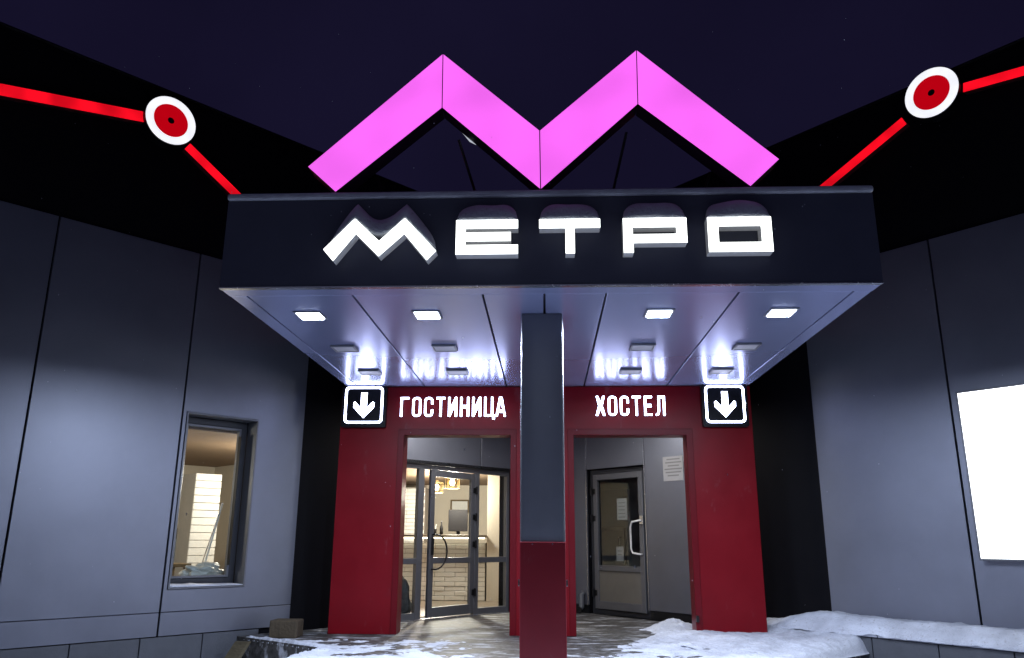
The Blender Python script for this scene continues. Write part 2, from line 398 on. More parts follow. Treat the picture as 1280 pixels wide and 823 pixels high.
# left window
def framebox(b, side, s0, s1, z0, z1, w, n0, n1):
    b.cells([s0, s0+w, s1-w, s1], [z0, z0+w, z1-w, z1], lambda u, v: not (s0+w < u < s1-w and z0+w < v < z1-w), lambda u, v, q: W(side, u, q, v), n0, n1); return b
win = empty('window', W('L', 6.6, 0, 1.03), bld)
framebox(MB(), 'L', WIN[0]+.003, WIN[1]-.003, WIN[2]+.003, WIN[3]-.003, .022, -.062, .20).build('casing', 'aluminium', win, .003)
framebox(MB(), 'L', 6.13, 7.09, 1.06, 3.20, .085, .201, .275).build('frame', 'dark_frame', win, .005)
framebox(MB(), 'L', 6.218, 7.002, 1.148, 3.112, .03, .19, .26).build('sash', 'aluminium', win, .004)
MB().wbox('L', 6.24, 6.98, .225, .235, 1.17, 3.09).build('pane', 'glass', win)
MB().wbox('L', 6.245, 6.255, .12, .19, 1.3, 3.0).build('seal', 'black_metal', win)
# left glazed entrance: frame, two side lights, a door standing slightly open
ent = empty('entrance_frame', W('L', 2.3, 0, FLOOR), bld)
zt = 2.835
b = MB()
for a0, a1 in ((1.005, 1.075), (3.02, 3.14), (3.675, 3.745)): b.wbox('L', a0, a1, .02, .10, FLOOR+.002, zt-.075)
b.wbox('L', 1.005, 3.745, .02, .10, zt-.073, zt)
b.wbox('L', 1.76, 1.86, .02, .10, FLOOR+.002, zt-.075)
for a0, a1 in ((1.077, 1.758), (3.142, 3.673)):
    b.wbox('L', a0, a1, .022, .098, FLOOR+.002, FLOOR+.10); b.wbox('L', a0, a1, .022, .098, 1.26, 1.35)
b.build('frame', 'aluminium', ent, .004)
for a0, a1 in ((1.075, 1.76), (3.14, 3.675)):
    for z0, z1 in ((FLOOR+.10, 1.26), (1.35, zt-.073)):
        MB().wbox('L', a0, a1, .056, .064, z0, z1).build('pane', 'glass', ent)
MB().wbox('L', 1.0, 3.75, -.045, .018, zt+.001, zt+.055).build('lintel', 'black_metal', ent)
MB().wbox('L', 1.0, 3.75, -.10, .02, FLOOR, FLOOR+.012).build('threshold', 'steel', ent)
def leaf(side, s_h, s_f, z0, z1, ang, fn):
    """door leaf hinged at s_h, free edge s_f, swung outward by ang; fn gives points in leaf coordinates (u along, w depth, z)"""
    d = 1 if s_f > s_h else -1
    return lambda u, w, z: W(side, s_h+d*(u*math.cos(ang)-w*0)+0, -u*math.sin(ang)+w+.02, z)
def bar(b, M, u0, u1, w0, w1, z0, z1):
    b.hexa([M(u0, w0, z0), M(u0, w1, z0), M(u1, w1, z0), M(u1, w0, z0), M(u0, w0, z1), M(u0, w1, z1), M(u1, w1, z1), M(u1, w0, z1)])
def leaf_frame(M, w, z0, z1, zm, st=.105, bot=.15):
    b = MB()
    bar(b, M, 0, st, 0, .06, z0, z1); bar(b, M, w-st, w, 0, .06, z0, z1)
    bar(b, M, st, w-st, .001, .059, z0, z0+bot); bar(b, M, st, w-st, .001, .059, z1-st, z1); bar(b, M, st, w-st, .001, .059, zm-.045, zm+.045)
    return b
M = leaf('L', 1.865, 3.0, 0, 0, R(6), None)
door = empty('door', W('L', 2.4, 0, FLOOR+.02), bld)
wl = 1.12; z0, z1, zm = FLOOR+.025, zt-.085, 1.31
leaf_frame(M, wl, z0, z1, zm).build('leaf', 'aluminium', door, .004)
for a, c in ((z0+.15, zm-.045), (zm+.045, z1-.105)):
    b = MB(); bar(b, M, .105, wl-.105, .026, .034, a, c); b.build('pane', 'glass', door)
pts = []
for i in range(13):
    a = R(-90+180*i/12); pts.append(M(wl-.09-.26*math.cos(a), -.075, 1.45+.27*math.sin(a)))
pts = [M(wl-.07, 0, 1.18)]+pts+[M(wl-.07, 0, 1.72)]
MB().tube(pts, .014, 8).build('handle', 'black_metal', door, smooth=True)
b = MB(); bar(b, M, wl-.095, wl-.045, -.022, .0, 1.40, 1.66); b.build('lock_plate', 'black_metal', door, .004)
for z in (.72, 1.5, 1.95, 2.4):
    b = MB(); b.tube([M(-.005, -.028, z), M(-.005, -.028, z+.13)], .018, 8); bar(b, M, -.03, .055, -.012, 0, z+.02, z+.11); b.build('hinge', 'black_metal', door)
# right door
rdr = empty('door', W('R', 1.8, 0, FLOOR), bld); rdr['label'] = 'grey door with dark glass above a solid lower panel and white handle'
b = MB(); framebox(b, 'R', RD[0]+.004, RD[1]-.004, FLOOR+.001, RD[3]-.004, .075, .03, .12); b.build('frame', 'dark_frame', rdr, .004)
M2 = leaf('R', 1.24, 2.45, 0, 0, R(2), None); wl = 1.21
zt2 = RD[3]-.085; z0, zm = FLOOR+.085, 1.18
leaf_frame(M2, wl, z0, zt2, zm, .10, .13).build('leaf', 'aluminium', rdr, .004)
b = MB(); bar(b, M2, .10, wl-.10, .02, .04, z0+.13, zm-.045); b.build('lower_panel', 'door_panel', rdr)
b = MB(); bar(b, M2, .10, wl-.10, .026, .034, zm+.045, zt2-.10); b.build('pane', 'glass', rdr)
pts = [M2(wl-.05, 0, 1.42)]+[M2(wl-.05-.0, -.05, 1.42)]+[M2(wl-.19, -.075, 1.44), M2(wl-.225, -.08, 1.50), M2(wl-.225, -.08, 1.86), M2(wl-.19, -.075, 1.94), M2(wl-.05, -.06, 1.96), M2(wl-.03, 0, 1.96)]
MB().tube(pts, .017, 8).build('handle', 'paper', rdr, smooth=True)
b = MB(); bar(b, M2, wl-.06, wl+.02, -.03, 0, 1.90, 2.04); b.build('lock_plate', 'steel', rdr, .004)
for z in (.70, 1.95, 2.42):
    b = MB(); b.tube([M2(-.02, -.03, z), M2(-.02, -.03, z+.13)], .019, 8); bar(b, M2, -.04, .05, -.012, 0, z+.02, z+.11); b.build('hinge', 'black_metal', rdr)

# rooms behind the left facade
def room(side, s0, s1, n1, z0, z1, mats):
    MB().wbox(side, s0, s1, .285, n1, z0-.06, z0).build('interior_floor', mats[0], bld)
    MB().wbox(side, s0, s1, .285, n1, z1, z1+.06).build('interior_ceiling', mats[1], bld)
    MB().wbox(side, s0, s1, n1+.002, n1+.08, z0-.06, z1+.06).build('interior_wall', mats[2], bld)
    MB().wbox(side, s0-.08, s0-.002, .285, n1, z0-.06, z1+.06).build('interior_wall', mats[2], bld)
    MB().wbox(side, s1+.002, s1+.08, .285, n1, z0-.06, z1+.06).build('interior_wall', mats[2], bld)
CEIL = 3.05
room('L', 3.92, 9.6, 5.6, FLOOR+.01, CEIL, ('int_floor', 'int_ceiling', 'int_wall'))
room('R', -.25, 3.2, 1.33, FLOOR+.01, 2.95, ('int_floor', 'grey_cabinet', 'grey_cabinet'))
MB().wbox('L', -6.6, 3.83, .285, 8.6, FLOOR-.05, FLOOR+.01).build('interior_floor', 'int_floor', bld)
MB().wbox('L', -6.6, 3.83, .285, 8.6, CEIL, CEIL+.06).build('interior_ceiling', 'int_ceiling', bld)
MB().wbox('L', 3.755, 3.825, .29, 8.6, FLOOR+.01, CEIL).build('interior_wall', 'int_wall', bld)
MB().wbox('L', -.5, 3.75, 8.52, 8.6, FLOOR+.01, CEIL).build('interior_wall', 'int_wall', bld)
MB().wbox('L', -6.6, .3, .20, .283, FLOOR-.05, CEIL+.06).build('interior_wall', 'int_wall', bld)
MB().box(-7.2, 3.2, 21.5, 21.58, FLOOR+.01, CEIL).build('interior_wall', 'int_wall', bld)
MB().box(-1.235, -.45, 16.72, 17.4, FLOOR+.011, CEIL-.001).build('interior_wall', 'int_wall', bld)

# ------------------------------------------------------------ red portal
portal = tag(empty('entrance_portal', (0, 11.2, FLOOR)), 'dark red portal frame with two openings under the canopy', 'portal')
XO = [-2.92, -2.03, -.47, .35, 1.97, 2.86]
MB().cells(XO, [FLOOR, 3.09, 3.752], lambda x, z: not ((XO[1] < x < XO[2] or XO[3] < x < XO[4]) and z < 3.09), lambda x, z, y: (x, y, z), 11.0, 11.36).build('frame', 'red', portal, .006)
for x0, x1 in ((XO[1], XO[2]), (XO[3], XO[4])):
    MB().cells([x0-.055, x0+.03, x1-.03, x1+.055], [FLOOR+.003, 3.06, 3.145], lambda x, z: not (x0+.03 < x < x1-.03 and z < 3.06), lambda x, z, y: (x, y, z), 10.982, 11.30).build('casing', 'red_trim', portal, .004)
MB().box(-2.9, 2.85, 11.365, 11.37, 3.7, 3.752).build('rear_strip', 'red_trim', portal)
# ceiling of the recess behind the portal
rc = MB(); pts = [(-2.9, 11.37), (2.9, 11.37), (2.9, 11.9), (.03, 15.15), (-.03, 15.15), (-2.9, 11.9)]
rc.add([(x, y, 3.745) for x, y in pts]+[(x, y, 3.80) for x, y in pts], [tuple(range(6)), tuple(range(6, 12))]+[(i, (i+1) % 6, 6+(i+1) % 6, 6+i) for i in range(6)])
rc.build('recess_ceiling', 'panel', bld)
MB().box(1.94, 1.975, 10.93, 10.98, .62, .70).build('door_stop', 'black_metal', portal, .004)

# ------------------------------------------------------------ canopy
can = tag(empty('entrance_canopy', (0, 8.7, FLOOR)), 'dark flat canopy with silver soffit panels over the entrance on one square column', 'canopy')
ZS = 3.755; YF = 6.42; XC = 2.85
MB().box(-XC, XC, YF, YF+.05, ZS+.012, 4.58).build('fascia', 'fascia', can, .004)
for sx in (-1, 1):
    a, b2 = sorted((sx*XC, sx*(XC-.05)))
    MB().box(a, b2, YF+.052, 11.35, ZS+.012, 4.58).build('fascia', 'fascia', can, .004)
MB().box(-XC+.055, XC-.055, YF+.055, 11.34, ZS+.06, 4.50).build('core', 'groove', can)
MB().box(-XC-.006, XC+.006, YF-.03, 11.37, 4.583, 4.645).build('coping', 'coping', can, .028, seg=3)
MB().box(-XC, XC, YF-.004, YF+.05, ZS-.002, ZS+.010).build('edge_trim', 'steel', can)
Y1 = 10.995
def soff(x0, x1, y0, y1, j=G*.9):
    MB().box(x0+j, x1-j, y0, y1, ZS, ZS+.03).build('soffit_panel', 'soffit', can, .002)
soff(-XC+.003, XC-.003, YF+.055, 6.65, .0)
xs = [-2.69, -1.73, -.56, -.01, .54, 1.70, 2.69]
for a, b2 in zip(xs[:-1], xs[1:]): soff(a, b2, 6.655, Y1)
soff(-XC+.005, -2.694, 6.655, Y1, .003); soff(2.694, XC-.005, 6.655, Y1, .003)
colm = empty('column', (-.038, 7.47, FLOOR), can)
MB().box(-.231, .155, 7.275, 7.661, 1.60, ZS-.002).build('grey_cladding', 'column_grey', colm, .005)
MB().box(-.243, .167, 7.262, 7.673, FLOOR, 1.63).build('red_cladding', 'column_red', colm, .005)
for x in (-.235, .159):
    for y in (7.272, 7.664): MB().tube([(x, y, 1.632), (x, y, ZS-.004)], .006, 6).build('edge_strip', 'steel', colm)
for x in (-.13, .05): MB().tube([(x, 7.262, 1.61), (x, 7.258, 1.61)], .007, 8).build('screw', 'steel', colm)
for x, d in ((-.243, -1), (.167, 1)): MB().tube([(x, 7.45, 1.27), (x+d*.02, 7.45, 1.27)], .03, 8).build('bolt', 'black_metal', colm)

# ------------------------------------------------------------ soffit lights, 3 rows of four
def fixture(x, y, lit, ZS=ZS, mat='downlight'):
    nm = 'ceiling_light'
    o = empty(nm, (x, y, ZS-.05))
    h = .135
    MB().cells([x-h, x-h+.022, x+h-.022, x+h], [y-h, y-h+.022, y+h-.022, y+h], lambda a, c: not (abs(a-x) < h-.022 and abs(c-y) < h-.022), lambda a, c, w: (a, c, w), ZS-(.014 if lit else .026), ZS-.001).build('housing', 'fixture', o, .003)
    MB().box(x-h+.024, x+h-.024, y-h+.024, y+h-.024, ZS-(.012 if lit else .021), ZS-.004).build('diffuser', mat if lit else 'diffuser_off', o)
    if lit: MB().cells([x-h+.026, x-h+.032, x+h-.032, x+h-.026], [y-h+.026, y-h+.032, y+h-.032, y+h-.026], lambda a, c: not (abs(a-x) < h-.032 and abs(c-y) < h-.032), lambda a, c, w: (a, c, w), ZS-.020, ZS-.0125).build('halo_rim', 'halo_rim', o)  # glowing rim added to throw a soft halo on the soffit
    if lit:
        ld = bpy.data.lights.new('led_light', 'AREA'); ld.shape = 'SQUARE'; ld.size = 2*h-.066
        ld.energy, ld.color = (116, (.70, .80, 1.0)) if mat == 'downlight' else (36, (1.0, .98, .95))
        lo = bpy.data.objects.new('led_light', ld); COL.objects.link(lo); lo.location = (x, y, ZS-.0145); put(lo, o)
    return o
LX = (-2.29, -1.145, 1.085, 2.24); LN = ('far left', 'inner left', 'inner right', 'far right')
for r_, (y, row) in enumerate(((7.27, 'front'), (8.62, 'middle'), (9.945, 'rear'))):
    for i, x in enumerate(LX):
        f = fixture(x, y, r_ == 0)
        if r_ == 0: tag(f, 'glowing square soffit light, %s of the four lit ones' % LN[i], 'light', 'lit soffit lights')
        else: tag(f, 'unlit square soffit light, %s one in the %s row' % (LN[i], row), 'light', 'unlit soffit lights')

for x, w_ in ((-1.15, 'lobby'), (1.15, 'hostel')):
    tag(fixture(x, 12.35, True, 3.743, 'recess_light'), 'lit square light in the recess ceiling in front of the %s door' % w_, 'light', 'recess lights behind the portal')
# ------------------------------------------------------------ big pink zigzag
zig = tag(empty('zigzag_sign', (-.04, 6.5, 4.648)), 'huge glowing pink zigzag letter standing on top of the canopy', 'sign')
T = [(-2.141, 4.900), (-.945, 6.035), (-.043, 5.225), (.857, 6.032), (2.068, 4.905)]
B_ = [(-1.875, 4.652), (-.938, 5.478), (-.037, 4.654), (.85, 5.478), (1.803, 4.652)]
YM = 6.40
ts = lambda p: p
for i in range(4):
    q = [T[i], T[i+1], B_[i+1], B_[i]]
    c = (sum(p[0] for p in q)/4, sum(p[1] for p in q)/4)
    sh = []
    for j, p in enumerate(q):                               # open hairline joints between the four boxes
        dx = .004 if p in (T[i], B_[i]) and i > 0 else (-.004 if p in (T[i+1], B_[i+1]) and i < 3 else 0)
        sh.append((p[0]+dx, p[1]))
    box = shape('light_box', [sh], YM+.006, .20, 'pink_side', zig)
    shape('lit_face', [[(c[0]+(p[0]-c[0])*.9985, c[1]+(p[1]-c[1])*.998) for p in sh]], YM, .0055, 'pink', box)
for (x0, z0, x1, z1) in ((-.80, 5.25, -.60, 4.65), (.76, 5.30, .60, 4.65), (-1.55, 4.90, -1.5, 4.65), (1.5, 4.88, 1.45, 4.65)):
    MB().tube([(x0, YM+.19, z0), (x1, YM+.55, z1)], .013, 6).build('strut', 'black_metal', zig)
# loose strip behind the left peak, given a glowing material
rg = MB(); rp_ = [(-.83, 6.612, 5.44), (-.74, 6.615, 5.395), (-.69, 6.612, 5.33), (-.64, 6.615, 5.21), (-.70, 6.62, 5.245), (-.75, 6.615, 5.31), (-.80, 6.614, 5.365)]
rg.add(rp_+[(x, y+.006, z) for x, y, z in rp_], [tuple(range(7)), tuple(range(13, 6, -1))]+[(i, (i+1) % 7, 7+(i+1) % 7, 7+i) for i in range(7)])
rg.build('glowing_strip', 'strip_glow', zig)

# ------------------------------------------------------------ white channel letters on the fascia
word = tag(empty('channel_letter_sign', (0, 6.36, 4.0)), 'five large glowing white channel letters on the dark canopy fascia', 'sign')
ZL0, ZL1 = 4.005, 4.318; HL = ZL1-ZL0
def rel(x0, x1, pts): return [(x0+(x1-x0)*a, ZL0+HL*b_) for a, b_ in pts]
LET = {
 'М': [[(-1.917, 4.063), (-1.656, 4.345), (-1.435, 4.135), (-1.218, 4.345), (-.936, 4.040), (-1.015, 3.955), (-1.217, 4.20), (-1.432, 3.995), (-1.64, 4.205), (-1.826, 3.957)]],
 'Е': [rel(-.768, -.233, [(0, 0), (0, 1), (1, 1), (1, .752), (.155, .752), (.155, .638), (.885, .638), (.885, .382), (.155, .382), (.155, .268), (1, .268), (1, 0)])],
 'Т': [rel(-.05, .473, [(.43, 0), (.43, .74), (0, .74), (0, 1), (1, 1), (1, .74), (.58, .74), (.58, 0)])],
 'Р': [rel(.668, 1.208, [(0, 0), (0, 1), (1, 1), (1, .28), (.155, .28), (.155, 0)]), rel(.668, 1.208, [(.15, .735), (.835, .735), (.835, .53), (.15, .53)])],
 'О': [rel(1.385, 1.923, [(0, 0), (0, 1), (1, 1), (1, 0)]), rel(1.385, 1.923, [(.165, .74), (.835, .74), (.835, .27), (.165, .27)])],
}
def inset(pl, s, d): return pl
YL = 6.30
for ch, pls in LET.items():
    le = shape('letter', pls, YL+.006, YF-YL-.008, 'letter_side', word)
    shape('lit_face', pls, YL, .0055, 'white_led', le)
# snow caps lying on the letters against the fascia
def snow_cap(x0, x1, ztop, hgt, label, y0=YL, y1=YF-.002, nu=26, nv=8):
    vs, fs = [], []
    for i in range(nu+1):
        u = i/nu; x = x0+(x1-x0)*u
        e = max(0, 1-abs(2*u-1)**5)**.5
        h = hgt*e*(1+.12*noise.noise(Vector((x*5, hgt*40, 3))))+.004
        for j in range(nv+1):
            a = j/nv*math.pi/2
            vs.append((x, y1-(y1-y0-.004)*math.cos(a)**.8+ .004*noise.noise(Vector((x*9, a*3, 1))), ztop(x)+.002+h*math.sin(a)))
        vs.append((x, y1, ztop(x)+.002))
    m = nv+2
    for i in range(nu):
        for j in range(m):
            fs.append((i*m+j, i*m+(j+1) % m, (i+1)*m+(j+1) % m, (i+1)*m+j))
    fs.append(tuple(range(m))); fs.append(tuple(nu*m+k for k in range(m))[::-1])
    o = MB().add(vs, fs).build('snow_cap', 'snow', smooth=True)
    return tag(o, label, 'snow', 'snow caps on the white letters')
flat = lambda x: ZL1
def mtop(x):
    t = LET['М'][0][:5]
    for (xa, za), (xb, zb) in zip(t[:-1], t[1:]):
        if xa <= x <= xb: return za+(zb-za)*(x-xa)/(xb-xa)
    return t[-1][1]
def mtop_s(x):
    k_ = [mtop(min(-.937, max(-1.916, x+q*.03))) for q in range(-4, 5)]
    return max(mtop(x), sum(k_)/9)
snow_cap(-1.85, -.95, mtop_s, .17, 'snow heaped on the zigzag first letter of the white sign', nu=60)
snow_cap(-.768, -.233, flat, .175, 'snow cap on the second letter of the white sign')
snow_cap(-.05, .473, flat, .165, 'snow cap on the middle letter of the white sign')
snow_cap(.668, 1.208, flat, .175, 'snow cap on the fourth letter of the white sign')
snow_cap(1.385, 1.923, flat, .18, 'snow cap on the last, square ring letter of the white sign')

# ------------------------------------------------------------ small lit words and arrow boxes on the portal
def glyph(ch, w, st=.098):
    r = .2*w/.46; i = st
    def cshape():
        o = [(w, .64)]
        for cx, cz, a0 in ((w-r, 1-r, 0), (r, 1-r, 90), (r, r, 180), (w-r, r, 270)):
            for k in range(7): a = R(a0+15*k); o.append((cx+r*math.cos(a), cz+r*math.sin(a)))
        o += [(w, .36), (w-i, .36)]
        q = r-i if r > i else .03; inn = []
        for cx, cz, a0 in ((w-i-q, i+q, 0), (i+q, i+q, 270), (i+q, 1-i-q, 180), (w-i-q, 1-i-q, 90)):
            for k in range(5): a = R(a0-22.5*k); inn.append((cx+q*math.cos(a), cz+q*math.sin(a)))
        return [o+inn+[(w-i, .64)]]
    return {
     'Г': [[(0, 0), (0, 1), (w*.95, 1), (w*.95, 1-i), (i, 1-i), (i, 0)]],
     'О': [rrect(0, w, 0, 1, r), rrect(i, w-i, i, 1-i, max(.03, r-i))[::-1]],
     'С': cshape(),
     'Т': [[(w/2-i/2, 0), (w/2-i/2, 1-i), (0, 1-i), (0, 1), (w, 1), (w, 1-i), (w/2+i/2, 1-i), (w/2+i/2, 0)]],
     'И': [[(0, 0), (0, 1), (i, 1), (i, .40), (w-i, 1), (w, 1), (w, 0), (w-i, 0), (w-i, .60), (i, 0)]],
     'Н': [[(0, 0), (0, 1), (i, 1), (i, .58), (w-i, .58), (w-i, 1), (w, 1), (w, 0), (w-i, 0), (w-i, .43), (i, .43), (i, 0)]],
     'Ц': [[(0, 0), (0, 1), (i, 1), (i, i), (w-i, i), (w-i, 1), (w, 1), (w, i), (w+.09, i), (w+.09, -.14), (w-.03, -.14), (w-.03, 0)]],
     'А': [[(-.03, 0), (w*.33, 1), (w*.67, 1), (w+.03, 0), (w+.03-i, 0), (w-i+.005, .2), (i-.005, .2), (i-.03, 0)], [(i+.03, .33), (w-i-.03, .33), (w/2, .80)]],
     'Х': [[(-.02, 0), (w/2-.10, .51), (0, 1), (i+.01, 1), (w/2, .67), (w-i-.01, 1), (w, 1), (w/2+.10, .51), (w+.02, 0), (w-i+.01, 0), (w/2, .35), (i-.01, 0)]],
     'Е': [[(0, 0), (0, 1), (w*.9, 1), (w*.9, 1-i), (i, 1-i), (i, .58), (w*.8, .58), (w*.8, .43), (i, .43), (i, i), (w*.9, i), (w*.9, 0)]],
     'Л': [[(-.03, 0), (-.03, i*.9), (.04, i*.95), (.08, .25), (.09, 1), (w, 1), (w, 0), (w-i, 0), (w-i, 1-i), (.09+i, 1-i), (.07+i, .22), (.02+i, .05), (.05, 0)]],
    }[ch]
def lit_word(name, text, x0, x1, z0, z1, label):
    o = tag(empty(name, ((x0+x1)/2, 10.95, z0)), label, 'sign')
    H = z1-z0; pitch = (x1-x0+.03)/len(text); w = (pitch-.046)/H
    for k, ch in enumerate(text):
        xx = x0+pitch*k
        pls = [[(xx+a*H, z0+b_*H) for a, b_ in p] for p in glyph(ch, w)]
        le = shape('letter', pls, 10.946, .03, 'letter_side', o)
        shape('lit_face', pls, 10.94, .0055, 'small_led', le)
        MB().box(xx+w*H*.3, xx+w*H*.3+.012, 10.977, 10.999, z0+.9*H, z0+.95*H).build('standoff', 'steel', le)
    return o
lit_word('hotel_word_sign', 'ГОСТИНИЦА', -2.06, -.56, 3.315, 3.59, 'longer nine-letter glowing white word on the red portal above the lobby door')
lit_word('hostel_word_sign', 'ХОСТЕЛ', .70, 1.675, 3.325, 3.60, 'shorter six-letter glowing white word on the red portal above the hostel door')
def arrow_sign(cx, cz, label):
    o = tag(empty('arrow_sign', (cx, 10.95, cz-.31)), label, 'sign', 'lit arrow signs')
    shape('box', [rrect(cx-.315, cx+.315, cz-.315, cz+.27, .03)], 10.90, .095, 'sign_black', o)
    a, t = .272, .029
    shape('lit_border', [rrect(cx-a, cx+a, cz-.262, cz+.262, .06), rrect(cx-a+t, cx+a-t, cz-.262+t, cz+.262-t, .04)[::-1]], 10.893, .0065, 'small_led', o)
    ar = [(-.042, .175), (.042, .175), (.042, -.045), (.125, .045), (.145, .03), (.145, -.035), (0, -.185), (-.145, -.035), (-.145, .03), (-.125, .045), (-.042, -.045)]
    shape('lit_arrow', [[(cx+x, cz+z) for x, z in ar]], 10.893, .0065, 'small_led', o)
arrow_sign(-2.575, 3.475, 'black box with glowing white down arrow beside the longer lit word')
arrow_sign(2.48, 3.478, 'black box with glowing white down arrow beside the shorter lit word')

# ------------------------------------------------------------ red route lines with station rings on the black band
def route(side, c, lines, label, where):
    o = tag(empty('route_line_sign', W(side, c[0], -.15, c[1]-.36)), label, 'sign', 'red route line signs')
    mp = lambda a, z, n_: W(side, a, n_, z)
    rb = shape('ring_box', [circle(c[0], c[1], .345)], -.17, .165, 'sign_black', o, mp)
    shape('lit_ring', [circle(c[0], c[1], .335), circle(c[0], c[1], .232)[::-1]], -.178, .0075, 'ring_led', rb, mp)
    shape('lit_disc', [circle(c[0], c[1], .230), circle(c[0], c[1], .045, 14)[::-1]], -.175, .0045, 'red_disc', rb, mp)
    shape('centre_stud', [[(c[0]+math.cos(k*.7)*.028*(1+.3*math.sin(k*2.3)), c[1]+math.sin(k*.7)*.036) for k in range(9)]], -.18, .02, 'black_metal', rb, mp)
    for (a0, zz0, a1, zz1, wd) in lines:
        d = Vector((a1-a0, zz1-zz0)).normalized(); nn = Vector((-d.y, d.x))*wd/2
        q = [(a0+nn.x, zz0+nn.y), (a1+nn.x, zz1+nn.y), (a1-nn.x, zz1-nn.y), (a0-nn.x, zz0-nn.y)]
        lb = shape('line_box', [q], -.10, .095, 'red_side', o, mp)
        shape('lit_face', [q], -.106, .0055, 'red_led', lb, mp)
    return o
route('L', (7.84, 7.075), [(8.165, 7.019, 11.6, 6.33, .145), (7.555, 6.83, 6.1, 5.955, .125)], 'red glowing line with white ring on the black wall above the window', 'left')
route('R', (7.84, 7.285), [(8.195, 7.21, 11.4, 6.75, .12), (7.43, 7.085, 5.3, 6.165, .125)], 'red glowing line with white ring on the black wall above the white light box', 'right')

# ------------------------------------------------------------ white light box on the right facade
lb = tag(empty('poster_light_box', W('R', 8.4, -.1, 1.45)), 'blank glowing white poster light box on the grey wall', 'light box')
b = MB(); framebox(b, 'R', 7.60, 9.12, 1.445, 3.38, .022, -.15, -.05); b.build('frame', 'aluminium', lb, .003)
MB().wbox('R', 7.624, 9.096, -.142, -.06, 1.469, 3.356).build('lit_face', 'lightbox', lb)

# ------------------------------------------------------------ notice and small things by the right door
no = tag(empty('notice_sheet', W('R', 3.15, -.05, 2.58)), 'pale printed notice on the grey panel beside the hostel door', 'notice')
MB().wbox('R', 2.95, 3.36, -.052, -.0465, 2.57, 2.96).build('sheet', 'faded_paper', no)
for i, (a, b2) in enumerate(((3.03, 3.30), (3.0, 3.33), (3.05, 3.28), (2.98, 3.34), (3.0, 3.32), (3.04, 3.27))):
    MB().wbox('R', a, b2, -.0535, -.0522, 2.905-i*.052, 2.925-i*.052).build('text_line', 'faded_ink', no)
dp = tag(empty('drain_pipe', W('R', 1.0, -.1, FLOOR)), 'short dark drain elbow at the foot of the wall by the hostel door', 'pipe')
P0 = W('R', 1.02, -.10, FLOOR+.30); P1 = W('R', 1.02, -.10, FLOOR+.10); P2 = W('R', 1.05, -.20, FLOOR+.055)
MB().tube([W('R', 1.02, -.046, FLOOR+.33), P0, P1, P2], .05, 12).build('elbow', 'plinth', dp, smooth=True)
MB().tube([W('R', 1.06, -.195, FLOOR+.055), W('R', 1.065, -.225, FLOOR+.055)], .062, 12).build('collar', 'black_metal', dp)
# inner door of the dark vestibule
idr = tag(empty('inner_door', W('R', .7, 1.3, FLOOR)), 'grey inner door with metal rails seen through the hostel door glass', 'door')
MB().wbox('R', -.1, .92, 1.26, 1.32, FLOOR+.012, 2.6).build('leaf', 'aluminium', idr, .005)
MB().wbox('R', .0, .86, 1.245, 1.258, 1.83, 1.88).build('rail', 'steel', idr)
MB().wbox('R', .80, .86, 1.245, 1.258, 1.20, 1.825).build('stile', 'steel', idr)
MB().tube([W('R', .72, 1.26, 1.42), W('R', .72, 1.20, 1.42), W('R', .72, 1.20, 1.70), W('R', .72, 1.26, 1.70)], .016, 8).build('handle', 'steel', idr)
for i, (a, a1, z, zb) in enumerate(((1.80, 2.03, 1.98, 2.34), (1.755, 1.92, 1.30, 1.54))):
    pn = tag(empty('paper_note', W('R', a, .06, z)), ['white printed note taped high inside the glass of the hostel door', 'small white note taped low inside the glass of the hostel door'][i], 'note')
    nn = .060-(a-1.24)*math.sin(R(2))
    MB().wbox('R', a, a1, nn, nn+.003, z, zb).build('sheet', 'faded_paper', pn)
    for k2 in range(5 if i == 0 else 2):
        MB().wbox('R', a+.03, a1-.04, nn-.0016, nn-.0004, zb-.08-k2*.06, zb-.065-k2*.06).build('text_line', 'faded_ink', pn)

# ------------------------------------------------------------ lobby behind the glass
ctr = tag(empty('reception_counter', (-2.7, 17.1, FLOOR)), 'reception counter faced with white bricks under a dark top', 'counter')
CY, CX0, CX1, CZ = 16.8, -4.2, -1.27, 1.735
MB().box(CX0, CX1, CY+.035, CY+.62, FLOOR+.012, CZ-.16).build('body', 'mortar', ctr)
MB().box(CX0-.06, CX1+.03, CY-.16, CY+.7, CZ-.05, CZ).build('counter_top', 'counter_top', ctr, .006)
MB().box(CX0+.02, CX1-.02, CY-.05, CY+.0, CZ-.08, CZ-.052).build('light_strip', 'strip_led', ctr)
BH, BW = .092, .42
def brick_field(parent, u0, u1, z0, z1, mp):
    proto = {}; z = z0; row = 0
    while z+BH <= z1+.01:
        u = u0-(row % 2)*BW/2
        while u < u1-.02:
            a, c = max(u, u0), min(u+BW, u1)
            if c-a > .05:
                wd = round(c-a-.009, 3); m_ = (a+c)/2
                if wd not in proto:
                    b = MB()
                    bar(b, mp, m_-wd/2, m_+wd/2, 0, .033, z, z+BH-.009)
                    proto[wd] = b.build('brick', 'brick_white', None, .004, origin=mp(m_, 0, z)); put(proto[wd], parent)
                else:
                    o = proto[wd].copy(); COL.objects.link(o); o.parent = None
                    o.location = mp(m_, random.uniform(-.005, .004), z); put(o, parent)
            u += BW
        z += BH; row += 1
brick_field(ctr, CX0, CX1, FLOOR+.02, CZ-.16, lambda u, w, z: (u, CY+w, z))
pier = tag(empty('brick_pier', (-3.6, 20.2, FLOOR)), 'white brick wall section at the back of the lobby', 'brick wall')
MB().box(-5.6, -3.05, 20.034, 20.6, FLOOR+.012, 2.90).build('core', 'mortar', pier)
brick_field(pier, -5.6, -3.05, 1.5, 2.90, lambda u, w, z: (u, 20.0+w, z))
